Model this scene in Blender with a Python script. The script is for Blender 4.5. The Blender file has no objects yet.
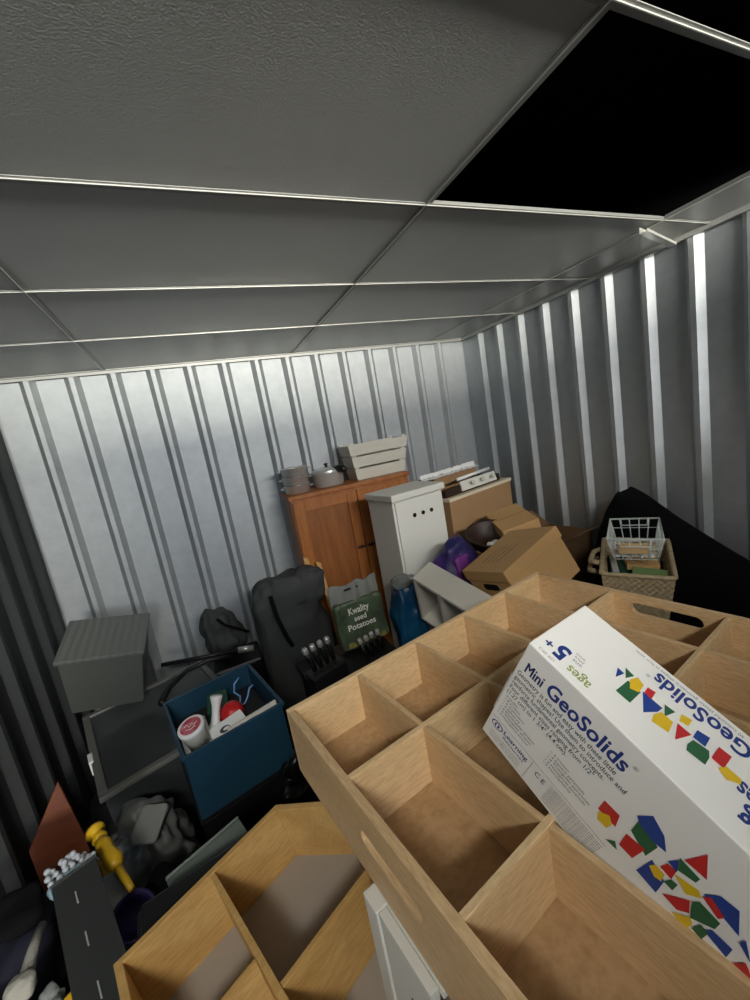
import bpy, bmesh, math, random
from mathutils import Vector, Matrix, Euler, noise
random.seed(7)
C = bpy.context.scene.collection
PI = math.pi
R = math.radians

# ---------------------------------------------------------------- helpers
def lin(r, g, b):
    f = lambda c: (c/255/12.92) if c/255 <= .04045 else ((c/255+.055)/1.055)**2.4
    return (f(r), f(g), f(b), 1)

def mat(name, col, rough=.6, metal=0, spec=.5, trans=0, bump=0, bscale=200, var=0, vscale=8, vstretch=(1,1,1),
        col2=None, alpha=1, coat=0, ior=1.45, wave=None, sheen=0):
    m = bpy.data.materials.new(name); m.use_nodes = True
    nt = m.node_tree; N = nt.nodes; L = nt.links
    b = N['Principled BSDF']
    b.inputs['Base Color'].default_value = col
    b.inputs['Roughness'].default_value = rough
    b.inputs['Metallic'].default_value = metal
    b.inputs['Specular IOR Level'].default_value = spec
    b.inputs['Transmission Weight'].default_value = trans
    b.inputs['IOR'].default_value = ior
    b.inputs['Coat Weight'].default_value = coat
    b.inputs['Sheen Weight'].default_value = sheen
    if alpha < 1: b.inputs['Alpha'].default_value = alpha
    tc = N.new('ShaderNodeTexCoord'); mp = N.new('ShaderNodeMapping')
    L.new(tc.outputs['Object'], mp.inputs['Vector'])
    mp.inputs['Scale'].default_value = vstretch
    if var or col2:
        n = N.new('ShaderNodeTexNoise'); n.inputs['Scale'].default_value = vscale
        n.inputs['Detail'].default_value = 6; n.inputs['Roughness'].default_value = .6
        L.new(mp.outputs[0], n.inputs['Vector'])
        cr = N.new('ShaderNodeValToRGB')
        c2 = col2 or tuple(c*(1-var) for c in col[:3])+(1,)
        cr.color_ramp.elements[0].position = .35; cr.color_ramp.elements[1].position = .65
        cr.color_ramp.elements[0].color = c2; cr.color_ramp.elements[1].color = col
        L.new(n.outputs['Fac'], cr.inputs['Fac']); L.new(cr.outputs[0], b.inputs['Base Color'])
    if bump:
        n2 = N.new('ShaderNodeTexNoise'); n2.inputs['Scale'].default_value = bscale
        n2.inputs['Detail'].default_value = 4
        L.new(tc.outputs['Object'], n2.inputs['Vector'])
        bp = N.new('ShaderNodeBump'); bp.inputs['Strength'].default_value = bump
        bp.inputs['Distance'].default_value = .004
        L.new(n2.outputs['Fac'], bp.inputs['Height']); L.new(bp.outputs[0], b.inputs['Normal'])
    if wave:
        w = N.new('ShaderNodeTexWave'); w.inputs['Scale'].default_value = wave[0]; w.bands_direction = wave[1]
        w.inputs['Distortion'].default_value = wave[2] if len(wave) > 2 else 0
        L.new(tc.outputs['Object'], w.inputs['Vector'])
        bp = N.new('ShaderNodeBump'); bp.inputs['Strength'].default_value = .6; bp.inputs['Distance'].default_value = .006
        L.new(w.outputs['Fac'], bp.inputs['Height']); L.new(bp.outputs[0], b.inputs['Normal'])
    return m

def wood(name, c1, c2, rough=.5, stretch=(1,1,1), scale=5, fleck=.0):
    m = mat(name, c1, rough, var=.01, col2=c2, vscale=scale, vstretch=stretch, bump=.12, bscale=260)
    nt = m.node_tree; N = nt.nodes; L = nt.links; b = N['Principled BSDF']
    ramp = [n for n in N if n.type == 'VALTORGB'][0]
    tc = [n for n in N if n.type == 'TEX_COORD'][0]
    mp = N.new('ShaderNodeMapping'); mp.inputs['Scale'].default_value = tuple(s*9 for s in stretch)
    L.new(tc.outputs['Object'], mp.inputs['Vector'])
    n = N.new('ShaderNodeTexNoise'); n.inputs['Scale'].default_value = scale*2; n.inputs['Detail'].default_value = 8
    L.new(mp.outputs[0], n.inputs['Vector'])
    cr = N.new('ShaderNodeValToRGB'); cr.color_ramp.elements[0].position = .3; cr.color_ramp.elements[0].color = (.80,.76,.70,1)
    cr.color_ramp.elements[1].position = .6; cr.color_ramp.elements[1].color = (1,1,1,1)
    L.new(n.outputs['Fac'], cr.inputs['Fac'])
    mx = N.new('ShaderNodeMix'); mx.data_type = 'RGBA'; mx.blend_type = 'MULTIPLY'; mx.inputs['Factor'].default_value = 1
    L.new(ramp.outputs[0], mx.inputs['A']); L.new(cr.outputs[0], mx.inputs['B']); L.new(mx.outputs['Result'], b.inputs['Base Color'])
    return m

def tag(o, label=None, cat=None, group=None, kind=None):
    if label: o['label'] = label
    if cat: o['category'] = cat
    if group: o['group'] = group
    if kind: o['kind'] = kind
    return o

def link(name, me, m, parent=None, loc=(0,0,0), rot=(0,0,0), smooth=False, bevel=0):
    o = bpy.data.objects.new(name, me); C.objects.link(o)
    ms = m if isinstance(m, (list, tuple)) else [m]
    for i, x in enumerate(ms):
        if i < len(me.materials): me.materials[i] = x
        else: me.materials.append(x)
    if parent: o.parent = parent
    o.location = loc; o.rotation_euler = rot
    if smooth:
        for p in me.polygons: p.use_smooth = True
    if bevel:
        b = o.modifiers.new('bevel', 'BEVEL'); b.width = bevel; b.segments = 2; b.limit_method = 'ANGLE'
    return o

def empty(name, loc=(0,0,0), rot=(0,0,0), label=None, cat=None, group=None):
    o = bpy.data.objects.new(name, None); C.objects.link(o); o.location = loc; o.rotation_euler = rot
    o.empty_display_size = .05
    return tag(o, label, cat, group)

class MB:
    def __init__(s): s.bm = bmesh.new(); s.mi = 0
    def _m(s, faces):
        for f in faces: f.material_index = s.mi
    def box(s, lo, hi, M=None):
        lo, hi = Vector(lo), Vector(hi)
        vs = [s.bm.verts.new(Vector((x, y, z))) for x in (lo.x, hi.x) for y in (lo.y, hi.y) for z in (lo.z, hi.z)]
        if M:
            for v in vs: v.co = M @ v.co
        q = [(0,1,3,2),(4,6,7,5),(0,4,5,1),(2,3,7,6),(0,2,6,4),(1,5,7,3)]
        s._m([s.bm.faces.new([vs[i] for i in f]) for f in q]); return s
    def hexa(s, bot, top):
        n = len(bot)
        b = [s.bm.verts.new(Vector(p)) for p in bot]; t = [s.bm.verts.new(Vector(p)) for p in top]
        fs = [s.bm.faces.new(b[::-1]), s.bm.faces.new(t)]
        for i in range(n): fs.append(s.bm.faces.new([b[i], b[(i+1)%n], t[(i+1)%n], t[i]]))
        s._m(fs); return s
    def tube(s, pts, r, n=8, caps=True):
        pts = [Vector(p) for p in pts]; rs = r if isinstance(r, (list, tuple)) else [r]*len(pts)
        rings = []; up = None
        for i, p in enumerate(pts):
            d = (pts[min(i+1, len(pts)-1)]-pts[max(i-1, 0)]).normalized()
            if up is None: up = d.orthogonal().normalized()
            up = (up-d*up.dot(d)); up = up.normalized() if up.length > 1e-6 else d.orthogonal().normalized()
            w = d.cross(up)
            rings.append([s.bm.verts.new(p+(up*math.cos(2*PI*k/n)+w*math.sin(2*PI*k/n))*rs[i]) for k in range(n)])
        fs = []
        for a, b in zip(rings, rings[1:]):
            for k in range(n): fs.append(s.bm.faces.new([a[k], a[(k+1)%n], b[(k+1)%n], b[k]]))
        if caps: fs += [s.bm.faces.new(rings[0][::-1]), s.bm.faces.new(rings[-1])]
        s._m(fs); return s
    def lathe(s, prof, n=32, c=(0,0,0), M=None):
        rings = []
        for r, zz in prof:
            ring = [s.bm.verts.new(Vector(c)+Vector((max(r,1e-4)*math.cos(2*PI*k/n), max(r,1e-4)*math.sin(2*PI*k/n), zz))) for k in range(n)]
            rings.append(ring)
        if M:
            for ring in rings:
                for v in ring: v.co = M @ v.co
        fs = []
        for a, b in zip(rings, rings[1:]):
            for k in range(n): fs.append(s.bm.faces.new([a[k], a[(k+1)%n], b[(k+1)%n], b[k]]))
        s._m(fs); return s
    def poly(s, pts):
        s._m([s.bm.faces.new([s.bm.verts.new(Vector(p)) for p in pts])]); return s
    def grid(s, fn, nu, nv, wrap=False):
        V = [[s.bm.verts.new(Vector(fn(i/nu, j/nv))) for j in range(nv+1)] for i in range(nu+(0 if wrap else 1))]
        fs = []
        for i in range(nu):
            for j in range(nv):
                a, b = V[i], V[(i+1) % len(V)]
                fs.append(s.bm.faces.new([a[j], b[j], b[j+1], a[j+1]]))
        s._m(fs); return s
    def build(s, name, m, parent=None, loc=(0,0,0), rot=(0,0,0), smooth=False, bevel=0, weld=False):
        if weld: bmesh.ops.remove_doubles(s.bm, verts=s.bm.verts, dist=1e-4)
        bmesh.ops.recalc_face_normals(s.bm, faces=s.bm.faces)
        me = bpy.data.meshes.new(name); s.bm.to_mesh(me); s.bm.free()
        return link(name, me, m, parent, loc, rot, smooth, bevel)

def box(name, lo, hi, m, parent=None, loc=(0,0,0), rot=(0,0,0), bevel=.0015):
    return MB().box(lo, hi).build(name, m, parent, loc, rot, bevel=bevel)

def plate(name, loops, th, m, parent=None, M=None, bevel=0):
    """2D outlines (first outer, rest holes) extruded to thickness th about z=0; M maps it into place"""
    cu = bpy.data.curves.new(name, 'CURVE'); cu.dimensions = '2D'; cu.fill_mode = 'BOTH'; cu.extrude = th/2
    for lp in loops:
        sp = cu.splines.new('POLY'); sp.points.add(len(lp)-1)
        for p, q in zip(sp.points, lp): p.co = (q[0], q[1], 0, 1)
        sp.use_cyclic_u = True
    o = bpy.data.objects.new(name, cu); C.objects.link(o)
    me = bpy.data.meshes.new_from_object(o.evaluated_get(bpy.context.evaluated_depsgraph_get()))
    bpy.data.objects.remove(o); bpy.data.curves.remove(cu)
    if M: me.transform(M)
    me.name = name
    return link(name, me, m, parent, bevel=bevel)

def stadium(cx, cy, w, h, n=10):
    r = h/2; P = []
    for k in range(n+1): a = -PI/2+PI*k/n; P.append((cx+w/2-r+r*math.cos(a), cy+r*math.sin(a)))
    for k in range(n+1): a = PI/2+PI*k/n; P.append((cx-w/2+r+r*math.cos(a), cy+r*math.sin(a)))
    return P

def text_mesh(body, size, M, bold=0.0, lw=1.0, spacing=1.0, align='LEFT', line=1.0):
    cu = bpy.data.curves.new('t', 'FONT'); cu.body = body; cu.size = size; cu.offset = bold*size
    cu.space_character = spacing; cu.align_x = align; cu.space_line = line; cu.resolution_u = 4
    o = bpy.data.objects.new('t', cu); C.objects.link(o)
    me = bpy.data.meshes.new_from_object(o.evaluated_get(bpy.context.evaluated_depsgraph_get()))
    bpy.data.objects.remove(o); bpy.data.curves.remove(cu)
    me.transform(M @ Matrix.Diagonal((lw, 1, 1, 1)))
    return me

def text(name, items, m, parent):
    """items: list of (body,size,Matrix,kw) welded into ONE printed mesh"""
    bm = bmesh.new()
    for it in items:
        me = text_mesh(it[0], it[1], it[2], **(it[3] if len(it) > 3 else {}))
        bm.from_mesh(me); bpy.data.meshes.remove(me)
    me = bpy.data.meshes.new(name); bm.to_mesh(me); bm.free()
    return link(name, me, m, parent)

def nz(p, s, seed=0): return noise.noise(Vector(p)*s+Vector((seed*7.3, seed*3.1, seed*1.7)))

def blob(name, m, size, parent=None, loc=(0,0,0), rot=(0,0,0), e=.6, amp=.02, ns=8, seed=0, nu=64, nv=40, taper=0, shape=None, crease=0):
    """closed soft body: superellipsoid, base at local z=0, with cloth-like creases"""
    sx, sy, sz = size
    sg = lambda v, p: math.copysign(abs(v)**p, v)
    def fn(u, v):
        a = 2*PI*u; b = -PI/2+PI*v
        x = sg(math.cos(b), e)*sg(math.cos(a), e); y = sg(math.cos(b), e)*sg(math.sin(a), e); zz = sg(math.sin(b), e)
        k = 1-taper*(zz+1)/2
        p = Vector((x*k*sx/2, y*k*sy/2, (zz+1)*sz/2))
        if shape: p = Vector(shape(p))
        d = Vector((x, y, zz*.6)); d = d.normalized() if d.length > 0 else d
        q = nz(p, ns, seed)*amp+nz(p, ns*2.6, seed+3)*amp*.45
        if crease: q -= abs(nz((p.x*ns*1.5, p.y*ns*1.5, p.z*ns*.5), 1, seed+9))*crease
        p = p+d*q
        if p.z < 0: p.z = 0
        return p
    return MB().grid(fn, nu, nv, wrap=True).build(name, m, parent, loc, rot, smooth=True, weld=True)

# ---------------------------------------------------------------- materials
galv = mat('galvanised_steel', lin(182,187,190), .56, metal=.72, var=.10, vscale=14, bump=.25, bscale=900)
galv_shaded = mat('shaded_steel', lin(56,59,60), .66, metal=.2, var=.10, vscale=14, bump=.25, bscale=900)  # left wall only: its shade is put into a darker steel colour
galv_trim = mat('steel_trim', lin(172,173,170), .5, metal=.5)
tube_m = mat('tube_steel', lin(170,172,172), .24, metal=1)
tile_m = mat('ceiling_tile_grey', lin(176,179,178), .36, spec=.7, bump=.4, bscale=260, var=.06, vscale=3)
grid_m = mat('ceiling_grid_metal', lin(222,222,216), .32, metal=.55)
grid_dull = mat('ceiling_grid_grey', lin(150,151,149), .45, metal=.3)
void_m = mat('void_black', lin(20,20,21), .9)
floor_m = mat('concrete', lin(70,70,72), .85, bump=.3, bscale=60, var=.25, vscale=5)
birch = wood('pale_birch', lin(234,204,160), lin(218,186,140), .5, (1,6,6), 3)
birch_y = wood('pale_birch_cross', lin(222,190,147), lin(205,172,128), .5, (6,1,6), 3)
fibre = wood('fibreboard_base', lin(190,158,118), lin(176,144,106), .55, (1,1,1), 5)
honey = wood('honey_pine', lin(214,174,110), lin(196,154,90), .5, (1,7,7), 3)
pine_m = wood('orange_pine', lin(184,118,62), lin(158,94,44), .4, (6,6,1), 3)
pine_dk = wood('pine_panel', lin(158,98,50), lin(132,78,38), .42, (8,8,1), 3)
orange_wd = wood('orange_wood', lin(116,58,28), lin(92,44,22), .45, (1,5,5), 4)
white_card = mat('white_card', lin(240,240,238), .42, spec=.5)
white_paint = mat('white_paint', lin(222,222,214), .5, bump=.06, bscale=80)
white_slat = mat('whitewashed_wood', lin(222,219,206), .6, var=.12, vscale=12, vstretch=(1,8,8), bump=.15)
offwhite = mat('offwhite_laminate', lin(206,202,192), .5)
cream = mat('cream_edge', lin(225,212,186), .5)
tan = mat('tan_board', lin(168,134,96), .6, var=.08, vscale=9)
card = mat('cardboard', lin(206,164,110), .75, var=.06, vscale=6, bump=.12, bscale=120)
card_dk = mat('dark_cardboard', lin(122,94,68), .8, var=.1, vscale=6)
card_edge = mat('corrugated_edge', lin(150,112,72), .9)
steel = mat('polished_steel', lin(225,225,222), .3, metal=.75)
alu = mat('brushed_aluminium', lin(205,205,200), .5, metal=.5)
black_pl = mat('black_plastic', lin(22,22,23), .38)
black_cloth = mat('black_cloth', lin(13,13,15), .95, spec=.15, bump=.4, bscale=70)
grey_cloth = mat('charcoal_nylon', lin(62,64,64), .7, spec=.3, bump=.35, bscale=60, var=.15, vscale=6)
grey_pl = mat('grey_plastic', lin(88,91,88), .5)
grey_weave = mat('grey_ribbed_plastic', lin(98,101,98), .5, wave=(9, 'X', 1.5))
tub_m = mat('smoky_translucent_plastic', lin(66,69,71), .34, trans=.25)
tub_rim = mat('clear_rim_plastic', lin(112,113,108), .35, trans=.15)
dark_in = mat('dark_contents', lin(38,39,42), .8, var=.4, vscale=6)
teal_pl = mat('blue_teal_plastic', lin(32,66,86), .42)
navy = mat('navy_cloth', lin(22,26,62), .8, bump=.3, bscale=50)
navy_dk = mat('dark_navy_cloth', lin(12,14,32), .85, bump=.3, bscale=50)
red_pl = mat('red_plastic', lin(196,30,34), .4)
red_pr = mat('print_red', lin(196,44,46), .4)
pink_lid = mat('pink_print', lin(176,40,66), .4, var=.1, col2=lin(210,130,140), vscale=60)
blue_clip = mat('pale_blue_wire', lin(110,160,215), .4)
green_pk = mat('dark_green_card', lin(24,78,58), .5)
yellow_pl = mat('yellow_plastic', lin(214,170,34), .4)
clear_pl = mat('clear_plastic', lin(205,210,210), .12, trans=.9, ior=1.3)
film = mat('crinkled_film', lin(172,178,174), .2, trans=.55, ior=1.2, bump=.5, bscale=40)
film_grey = mat('grey_plastic_film', lin(112,113,111), .4, bump=.6, bscale=30, var=.25, vscale=7)
seed_green = mat('green_printed_film', lin(84,104,78), .3, col2=lin(62,66,58), vscale=12, bump=.3, bscale=30)
white_pr = mat('white_print', lin(235,238,230), .5)
purple_m = mat('purple_satin', lin(78,50,122), .45, col2=lin(30,32,84), vscale=7, var=.1, bump=.3, bscale=40)
magenta_m = mat('magenta_print', lin(120,56,140), .4)
blue_bag_m = mat('blue_film', lin(24,84,116), .35, bump=.5, bscale=30, col2=lin(14,58,98), vscale=10)
rattan = mat('wicker', lin(196,176,142), .75, var=.25, vscale=50, bump=.4, bscale=120)
wire_m = mat('white_coated_wire', lin(214,222,222), .35)
label_wd = wood('label_wood', lin(214,184,138), lin(196,164,116), .5, (1,5,5), 6)
brown_dk = mat('dark_brown_wood', lin(56,38,30), .5, var=.2, vscale=9)
violet_pl = mat('violet_plastic', lin(50,36,92), .4)
terracotta = mat('brown_clay', lin(120,82,56), .8)
strap_m = mat('pale_webbing', lin(150,147,138), .8, bump=.4, bscale=200)
pb = mat('print_blue', lin(36,68,148), .4); pg = mat('print_green', lin(46,100,66), .4)
py_ = mat('print_yellow', lin(226,190,40), .4); pnavy = mat('print_navy', lin(34,58,132), .45)
pblack = mat('print_dark', lin(70,74,84), .5); polive = mat('print_olive', lin(150,160,96), .5)
pgrey = mat('print_grey', lin(140,142,146), .5)

# ---------------------------------------------------------------- the room
X0, X1, Y1, ZC, ZT = -.952, 2.342, 3.0, 2.392, 2.44
YF = -.75
def corrugated(name, a0, a1, centres, M, m=None):
    """rib profile along local x, ribs stand out to -y; local z up"""
    pts = [(a0, 0)]
    for c in sorted(centres):
        if a0+.05 < c < a1-.05: pts += [(c-.041, 0), (c-.013, -.030), (c+.012, -.030), (c+.040, 0)]
    pts.append((a1, 0))
    mb = MB()
    for (xa, ya), (xb, yb) in zip(pts, pts[1:]):
        mb.poly([(xa, ya, 0), (xb, yb, 0), (xb, yb, ZT), (xa, ya, ZT)])
    mb.box((a0, .02, 0), (a1, .03, ZT))
    mb.box((a0, 0, ZT), (a1, .03, ZT+.01))
    o = mb.build(name, m or galv); o.matrix_world = M
    return tag(o, kind='structure')
corrugated('wall_back', X0, X1, [-.763+.2187*k for k in range(0, 15)], Matrix.Translation((0, Y1, 0)))
MR = Matrix.Translation((X1, 0, 0)) @ Matrix.Rotation(-PI/2, 4, 'Z')       # local x -> -y
corrugated('wall_right', -Y1, -YF, [-(1.205+.2226*k) for k in range(-9, 8)], MR)
ML = Matrix.Translation((X0, 0, 0)) @ Matrix.Rotation(PI/2, 4, 'Z')
corrugated('wall_left', YF, Y1, [2.643-.2187*k for k in range(-1, 15)], ML, galv_shaded)
tag(box('floor', (X0-.1, -4, -.05), (X1+.1, Y1+.1, 0), floor_m, bevel=0), kind='structure')

# suspended ceiling: rows in y, columns in x, two tiles out
xs = [X0, -.368, .816, 1.987, X1]; ys = [YF, -.07, .530, 1.131, 1.731, 2.324, Y1]
tb = MB()
for i in range(4):
    for j in range(6):
        if i == 2 and j in (1, 2): continue
        if i == 3 and j in (1,): continue
        tb.box((xs[i]+.004, ys[j]+.004, ZC+.003), (xs[i+1]-.004, ys[j+1]-.004, ZC+.018))
tag(tb.build('ceiling', tile_m), kind='structure')
gb = MB(); lb = MB()
for x in xs[1:4]:
    gb.box((x-.012, YF, ZC-.0005), (x+.012, Y1, ZC+.0015)); gb.box((x-.0015, YF, ZC), (x+.0015, Y1, ZC+.014))
    lb.box((x-.0065, YF, ZC-.0035), (x-.004, Y1, ZC)); 
for y in ys[1:6]:
    gb.box((X0, y-.012, ZC-.001), (X1, y+.012, ZC+.001)); gb.box((X0, y-.0015, ZC), (X1, y+.0015, ZC+.014))
    lb.box((X0, y-.005, ZC-.0035), (X1, y-.0025, ZC-.001))  # pale near-side lip stands in for light glinting along the grid
tag(gb.build('trim_1', grid_dull), kind='structure'); tag(lb.build('trim_3', grid_m), kind='structure')
ab = MB()
ab.box((X0, Y1-.036, ZC-.004), (X1, Y1-.031, ZC+.02)); ab.box((X0, Y1-.055, ZC-.006), (X1, Y1-.031, ZC-.004))
ab.box((X1-.036, YF, ZC-.022), (X1-.031, Y1, ZC+.02)); ab.box((X1-.052, YF, ZC-.024), (X1-.031, Y1, ZC-.022))
ab.box((X0+.031, YF, ZC-.022), (X0+.036, Y1, ZC+.02)); 
ab.box((X0, Y1-.036, ZC-.022), (X1, Y1-.032, ZC-.004))
tag(ab.build('trim_2', galv_trim), kind='structure')
vb_ = MB(); vb_.box((X0-.4, YF-.1, 3.1), (X1+.6, Y1+.4, 3.14)); vb_.box((X0-.44, YF-.1, ZT), (X0-.4, Y1+.4, 3.1)); vb_.box((X1+.6, YF-.1, ZT), (X1+.64, Y1+.4, 3.1))
vb_.box((X0-.4, Y1+.4, ZT), (X1+.6, Y1+.44, 3.1)); vb_.box((X0-.4, YF-.14, ZT), (X1+.6, YF-.1, 3.1)); vb_.box((X0-.4, Y1+.04, ZT), (X1+.6, Y1+.4, ZT+.01)); vb_.box((X1+.04, YF-.1, ZT), (X1+.6, Y1+.04, ZT+.01)); vb_.box((X0-.4, YF-.1, ZT), (X0-.04, Y1+.04, ZT+.01))
o = vb_.build('ceiling', void_m); tag(o, kind='structure')  # black box added above the tiles to keep light out of the void
# unseen front wall with a doorway, added and raised to shade the near tray
fw = MB(); FT = 2.20; DX0, DX1 = -.80, -.25
fw.box((X0, YF-.03, 0), (DX0, YF, FT)); fw.box((DX1, YF-.03, 0), (X1, YF, FT))
tag(fw.build('wall_front_blocker', galv), kind='structure')
# loose hanger clip by the wall
hb = MB()
hb.box((0, 0, 0), (.40, .004, .026)); hb.box((0, -.026, 0), (.40, 0, .002)); hb.box((0, -.026, 0), (.40, -.024, .012))
o = hb.build('ceiling_bracket', grid_m, loc=(1.90, 1.175, ZC-.034), rot=(0, 0, R(15)), bevel=.0005)
tag(o, 'short bent metal bracket hanging where the open ceiling hole meets the right wall', 'bracket')

# ---------------------------------------------------------------- wooden compartment tray (foreground)
def local(v): return v
t1 = empty('compartment_tray', (.0468, .692, 1.184), (0, 0, .1676),
    'large pale wooden tray divided into fifteen compartments, holding the white printed carton', 'tray')
TH, TW, TL, th = .105, .628, .75, .012
box('base_panel', (.004, -TW+.004, 0), (TL-.004, -.004, .006), fibre, t1, bevel=0)
box('side_panel', (0, -th, -.022), (TL, 0, TH), birch, t1)
box('side_panel', (0, -TW, -.022), (TL, -TW+th, TH), birch, t1)
for x in (0, TL-th):
    M = Matrix.Translation((x+th/2, 0, 0)) @ Matrix(((0,0,1,0),(1,0,0,0),(0,1,0,0),(0,0,0,1)))
    plate('end_panel', [[(-TW+th, -.022), (-th, -.022), (-th, TH), (-TW+th, TH)], (stadium(-.303, .048, .128, .024) if x == 0 else stadium(-TW/2, .074, .135, .028))[::-1]], th, birch_y, t1, M, bevel=.001)
for y in (-.207, -.421):
    box('lengthwise_divider', (th, y-.0045, .006), (TL-th, y+.0045, TH-.0006), birch, t1, bevel=.001)
for x in (.15, .30, .45, .60):
    box('cross_divider', (x-.0045, -TW+th, .006), (x+.0045, -th, TH-.0012), birch_y, t1, bevel=.001)

# ---------------------------------------------------------------- printed carton leaning in the tray
GR = (R(1.33), R(30.5), R(-81.85))
gx = empty('toy_carton', (.2599, .3972, 1.3447), GR,
    'white carton with blue title and colourful shape pictures, tilted into the wooden tray', 'box')
GL, GD, GH = .292, .1018, .190
box('carton_body', (0, 0, 0), (GL, GD, GH), white_card, gx, bevel=.0012)
box('end_flap', (-.0022, .003, .052), (-.0002, GD-.004, .128), white_card, gx, bevel=.0004)
box('end_flap', (-.0012, .004, .150), (-.0002, GD-.006, GH-.002), card_edge, gx, bevel=.0003)
def fM(x, z, d=.0004): return Matrix(((1,0,0,x),(0,0,-1,-d),(0,1,0,z),(0,0,0,1)))
def tM(x, y, d=.0004): return Matrix(((-1,0,0,x),(0,-1,0,y),(0,0,1,GH+d),(0,0,0,1)))
def width(body, **k):
    me = text_mesh(body, 1, Matrix.Identity(4), **k); w = max(v.co.x for v in me.vertices); h = max(v.co.y for v in me.vertices)
    bpy.data.meshes.remove(me); return w, h
def fit(body, M, w, cap, bold=.0, right=False):
    """title set to width w and capital height cap"""
    ww, hh = width(body, bold=bold); s = cap/hh
    it = (body, s, M @ Matrix.Translation((-w if right else 0, 0, 0)), dict(bold=bold, lw=w/(ww*s)))
    return it
for _i in [fit('Mini', fM(.0085+.0003*q_, .151+.0003*w_), .0222, .0157) for q_ in (0, 1, 2) for w_ in (0, 1)]+[ fit('GeoSolids', fM(.0365, .151), .086, .0205, .022),
    fit('GeoSolids', tM(.1745, .0905), .084, .0175, .022), fit('5', tM(.0318, .0300), .0125, .0195, .04), fit('+', tM(.0165, .0235), .009, .009, .03),
    fit('Formes', tM(.2265, .052), .05, .0165, .022), fit('Building', tM(.2450, .031), .06, .0175, .022),
    fit('Learning', fM(.024, .0335), .036, .0080), fit('Learning', fM(.0243, .0336), .036, .0080), fit('Resources', fM(.026, .0255), .032, .0052)]: text('printed_title', [_i], pnavy, gx)
lines = ['Geometry is fun and easy with these little', 'geometric shapes! Use them to introduce and', 'reinforce fundamental geometry concepts.',
         'Four different sizes ranging from 1/2"', '(1.27 cm) to 1 3/4" (4.4 cm).']
wl = [.116, .130, .113, .106, .080]
its = [fit(s, fM(.004, .1395-.0096*i), w, .0072, .006) for i, (s, w) in enumerate(zip(lines, wl))]
for _i in its: text('printed_line', [_i], pblack, gx)
its = [fit('Includes:', fM(.006, .0935), .018, .0036)]
inc = ['8 Cubes', '4 Cylinders', '4 Spheres', '4 Rectangular prisms', '4 Triangular prisms', '4 Hexagonal prisms']
inc2 = ['4 Cones', '4 Square pyramids', '4 Triangular pyramids', '2 Hexagonal pyramids', '2 Hemispheres']
for i, s in enumerate(inc): its.append(fit('\u2022 '+s, fM(.006, .0875-.0060*i), .008+.0021*len(s), .0036))
for i, s in enumerate(inc2): its.append(fit('\u2022 '+s, fM(.072, .0855-.0060*i), .008+.0021*len(s), .0036))
for i, s in enumerate(['Learn more about our products', 'at LearningResources.com', 'Vernon Hills, IL (U.S.A.)']):
    its.append(fit(s, fM(.010, .0185-.0046*i), .046, .0024))
its.append(fit('C E', fM(.073, .030), .013, .0085, .01))
for i in range(9): its.append(fit('Learning Resources, Inc., Vernon Hills, IL, US conforms to safety standards', fM(.092, .040-.0041*i), .062, .0024))
for _i in its: text('printed_small_line', [_i], pblack, gx)
text('printed_ages', [fit('ages', tM(.0625, .0165), .024, .0075, .012)], polive, gx)
its = [fit('LER 0913', tM(.0275, .0065), .018, .0034)]
for i in range(3): its.append(fit(['ans','Jahre','anni'][i], tM(.046-.001*i, .026+.0045*i), .010, .003))
its.append(fit('40 colourful plastic geometric shapes in four sizes', tM(.165, .0965), .10, .0036))
its.append(fit('\u00ae', tM(.0885, .079), .0035, .0035)); its.append(fit('\u00ae', fM(.124, .166), .0045, .0045))
for _i in its: text('printed_fine_line', [_i], pgrey, gx)
lg = MB()                                   # round emblem by the maker's name
for (rx, rz, d, k) in ((.0085, .0070, .0003, 0), (.0070, .0056, .0005, 1), (.0036, .0046, .0007, 0), (.0014, .0046, .0009, 1)):
    lg.mi = k; lg.poly([(.014+rx*math.cos(2*PI*i/20), -d, .036+rz*math.sin(2*PI*i/20)) for i in range(20)])
lg.build('printed_emblem', [pnavy, white_card], gx)
ln = MB(); ln.box((.0655, -.0005, .006), (.0660, -.0002, .046)); ln.box((.004, -.0005, .0475), (.155, -.0002, .0479))
ln.build('printed_rule', pgrey, gx)
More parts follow.
